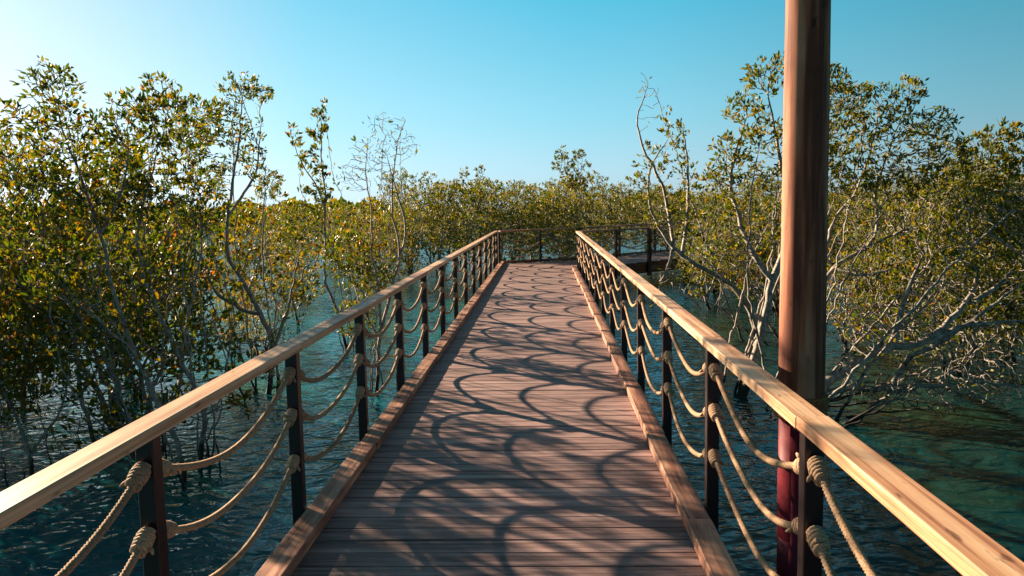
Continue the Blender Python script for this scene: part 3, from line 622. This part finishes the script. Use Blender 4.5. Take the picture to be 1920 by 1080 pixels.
for i, ((bx, by), blobs_, lm, lb) in enumerate([
    ((1330, 580), [(1330, 380, 40), (1300, 430, 40), (1370, 430, 40), (1320, 490, 36), (1360, 340, 26), (1390, 500, 36)], 'leaf_green', 'olive mangrove in front of the side path, behind the pale-limbed one'),
    ((1460, 590), [(1450, 380, 50), (1420, 440, 50), (1480, 440, 50), (1450, 510, 40), (1400, 540, 30)], 'leaf_green', 'mangrove close left of the round pole, behind the forked trunk'),
    ((1640, 610), [(1620, 430, 60), (1680, 460, 60), (1590, 500, 50), (1650, 540, 50), (1730, 500, 50), (1700, 380, 40)], 'leaf_green', 'mangrove behind the spreading one, right of the round pole'),
    ((1800, 600), [(1780, 420, 60), (1830, 460, 60), (1750, 500, 50), (1860, 380, 50), (1820, 540, 50), (1740, 370, 40)], 'leaf_mixed', 'reddish-tinged mangrove behind the low thick limb')]):
    x0, y0 = bx, by
    traced_tree(lb, (bx, by), [[(x0-15, y0-50), (blobs_[0][0], blobs_[0][1]+20)], [(x0, y0-30), (blobs_[2][0], blobs_[2][1]+10, .5)], [(x0, y0-20), (blobs_[3][0], blobs_[3][1]+10, -.4)]], blobs_, 50+i,
        leafm=lm, base_r=.055, dens=110, nleaf=2.6, leaf_len=.085, step=.085, kill=.12, infl=1.4, leaf_r=.007, tip_r=.0032, depth=.6, group=RG)

# --- grove beyond the bend: prototypes copied tree by tree
protos = [proto_tree(101, 3.3, 1.5), proto_tree(102, 3.2, 1.5, 4), proto_tree(103, 3.0, 1.6, 3), proto_tree(104, 3.2, 1.4, 3, 'leaf_green'), proto_tree(105, 2.9, 1.7, 4, 'leaf_mixed'), proto_tree(106, 2.5, 1.3, 5, 'leaf_green', low=.1, dens=1300, nleaf=1.7), proto_tree(107, 2.3, 1.2, 5, 'leaf_mixed', low=.1, dens=1300, nleaf=1.5)]
def grove(x, y, k, s, label, group, rs_):
    tm, cm = protos[k]; o = empty('mangrove_tree', (x, y, WATER), rs_.uniform(0, 6.28)); tag(o, label, 'tree', group); o.scale = (s*rs_.uniform(.92, 1.1), s, s*rs_.uniform(.9, 1.06))
    link('trunk', tm, o); link('crown', cm, o)
rs_ = random.Random(77)
rows = [('front row of the olive grove beyond the far railing', 27.6, -6.5, 3.0, 2.3), ('second row of the olive grove beyond the far railing', 30.5, -9.5, 5.5, 2.2), ('third row of the olive grove beyond the far railing', 34, -10.5, 12, 2.2), ('back row of the olive grove beyond the far railing', 38.5, -12, 20, 2.2)]
for (lb, y0, xa_, xb_, dx) in rows:
    x = xa_
    while x < xb_:
        xx, yy = x+rs_.uniform(-.5, .5), y0+rs_.uniform(-.9, .9)
        near_path = any(abs((yy-fy)-(xx-fx)*1.0) < 2.2 and 1 < xx < 7.5 for fx, fy in ((1.1, 25.5),)) or (xx > 6.5 and yy < 37.5)
        if not near_path:
            s = 1.08+.04*math.sin(xx*.6+y0) - (.26 if xx < -6 else 0)
            grove(xx, yy, rs_.randrange(4), s, 'mangrove in the '+lb, 'mangroves of the grove: '+lb, rs_)
        x += dx
# right side, beyond the near trees
for (x, y, k, s) in ((4.5, 21.6, 3, .8), (6.1, 24.4, 1, .85), (5.3, 21.5, 0, .9), (7.2, 23.2, 3, .95), (9.2, 22, 1, .95), (8.2, 19, 2, .95), (10.6, 18.2, 3, 1), (11.5, 21.5, 0, 1.), (10.5, 25.5, 4, 1), (12.8, 27, 1, 1), (13.5, 24, 2, 1.05), (12.6, 16, 1, 1), (14.6, 19, 0, 1.05), (11.2, 13.4, 3, .95), (13.2, 12.2, 2, 1)):
    grove(x, y, k, s, 'mangrove in the thick stand to the right between the low limb and the side path', 'mangroves of the right-hand stand', rs_)
for (x, y, k, s) in ((-8.5, 22, 4, .75), (-5.2, 24.5, 4, .85), (-8, 25.5, 1, .8)):
    grove(x, y, k, s, 'low mangrove on the left between the bare twigs and the olive grove', 'low mangroves of the left-hand middle distance', rs_)
for (x, y, k, s) in ((-6.9, 9.9, 5, .8), (-4.6, 12.6, 6, .62), (-4.0, 7.6, 5, .85), (-4.8, 8.7, 3, 1.0), (-6.3, 8.0, 5, 1.1), (-5.4, 10.2, 3, .8), (-7.3, 7.3, 4, 1.1), (-6.2, 11.5, 0, .8), (-7.8, 9.2, 3, .85), (-9.4, 12.5, 4, .9), (-10.5, 9.8, 0, .95), (-12, 14, 3, .85)):
    grove(x, y, k, s, 'bushy mangrove low in the water behind the front trees on the left', 'bushy mangroves filling the left', rs_)
for (x, y, k, s) in ((5.6, 11.0, 5, .85), (7.0, 10.6, 5, .85), (4.9, 12.9, 6, .8), (7.6, 12.4, 5, .9), (6.2, 14.0, 5, .85), (8.6, 9.4, 5, .85), (6.4, 12.2, 0, .9), (8.2, 10.2, 3, .95), (9.4, 13.6, 1, .95), (6.9, 15.4, 2, .9), (5.0, 17.8, 4, .75), (10.6, 10.9, 0, 1.05), (8.4, 16.5, 3, .95), (3.9, 19.8, 0, .62)):
    grove(x, y, k, s, 'bushy green mangrove behind the pale limbs on the right', 'bushy mangroves filling the right', rs_)
def special(label, px, py_top, Y, seed, rpx, leafm='leaf_far'):
    rs = np.random.RandomState(seed); base = at(px, 480, Y)
    traced_tree(label, (px, 480), [[(px-6, 420), (px-4, 370), (px-2, py_top+25)], [(px, 390), (px+22, 340), (px+26, py_top+22)]],
        [(px-12, py_top+14, rpx), (px-20, py_top+34, rpx), (px+22, py_top+14, rpx*.9), (px+8, py_top+38, rpx), (px+34, py_top+34, rpx*.7), (px, py_top+60, rpx*1.4)], seed, Y=Y, leafm=leafm, base_r=.06, dens=420, nleaf=2.4, leaf_len=.11, step=.05, kill=.06, infl=1.2, leaf_r=.007, tip_r=.0035)
special('thin tall mangrove with two feathery tops rising above the olive grove', 1066, 276, 29.5, 61, 13)
special('small round-headed mangrove standing above the grove left of the feathery one', 880, 312, 33, 62, 13)

# --- far shore, one mass
rs = np.random.RandomState(9); n = 52000
ang = rs.uniform(-1.05, .95, n); dist = rs.uniform(95, 150, n)
X = np.sin(ang)*dist; Yv = np.cos(ang)*dist
hh = 2.5+1.0*np.sin(X*.13)+.7*np.sin(X*.41+1)+.5*np.sin(X*.9+Yv*.3)
Z = WATER+rs.uniform(0, 1, n)**.7*hh*(.8+.004*(dist-95))
base = np.stack([X, Yv, Z], 1); dr = rs.normal(0, 1, (n, 3)); dr /= np.linalg.norm(dr, axis=1, keepdims=True); sd = np.cross(dr, rs.normal(0, 1, (n, 3))); sd /= np.linalg.norm(sd, axis=1, keepdims=True)
L = rs.uniform(.25, .6, n)[:, None]
V = np.stack([base-dr*L, base+sd*L*.6, base+dr*L, base-sd*L*.6], 1).reshape(-1, 3); F = (np.arange(n)*4)[:, None]+np.array([[0, 1, 2, 3]])
tag(link('far_mangrove_wood', npmesh('far_mangrove_wood', V, F, M['leaf_far'], False)), 'dark green wood of mangroves along the far shore beyond the open water', 'wood', kind='stuff')
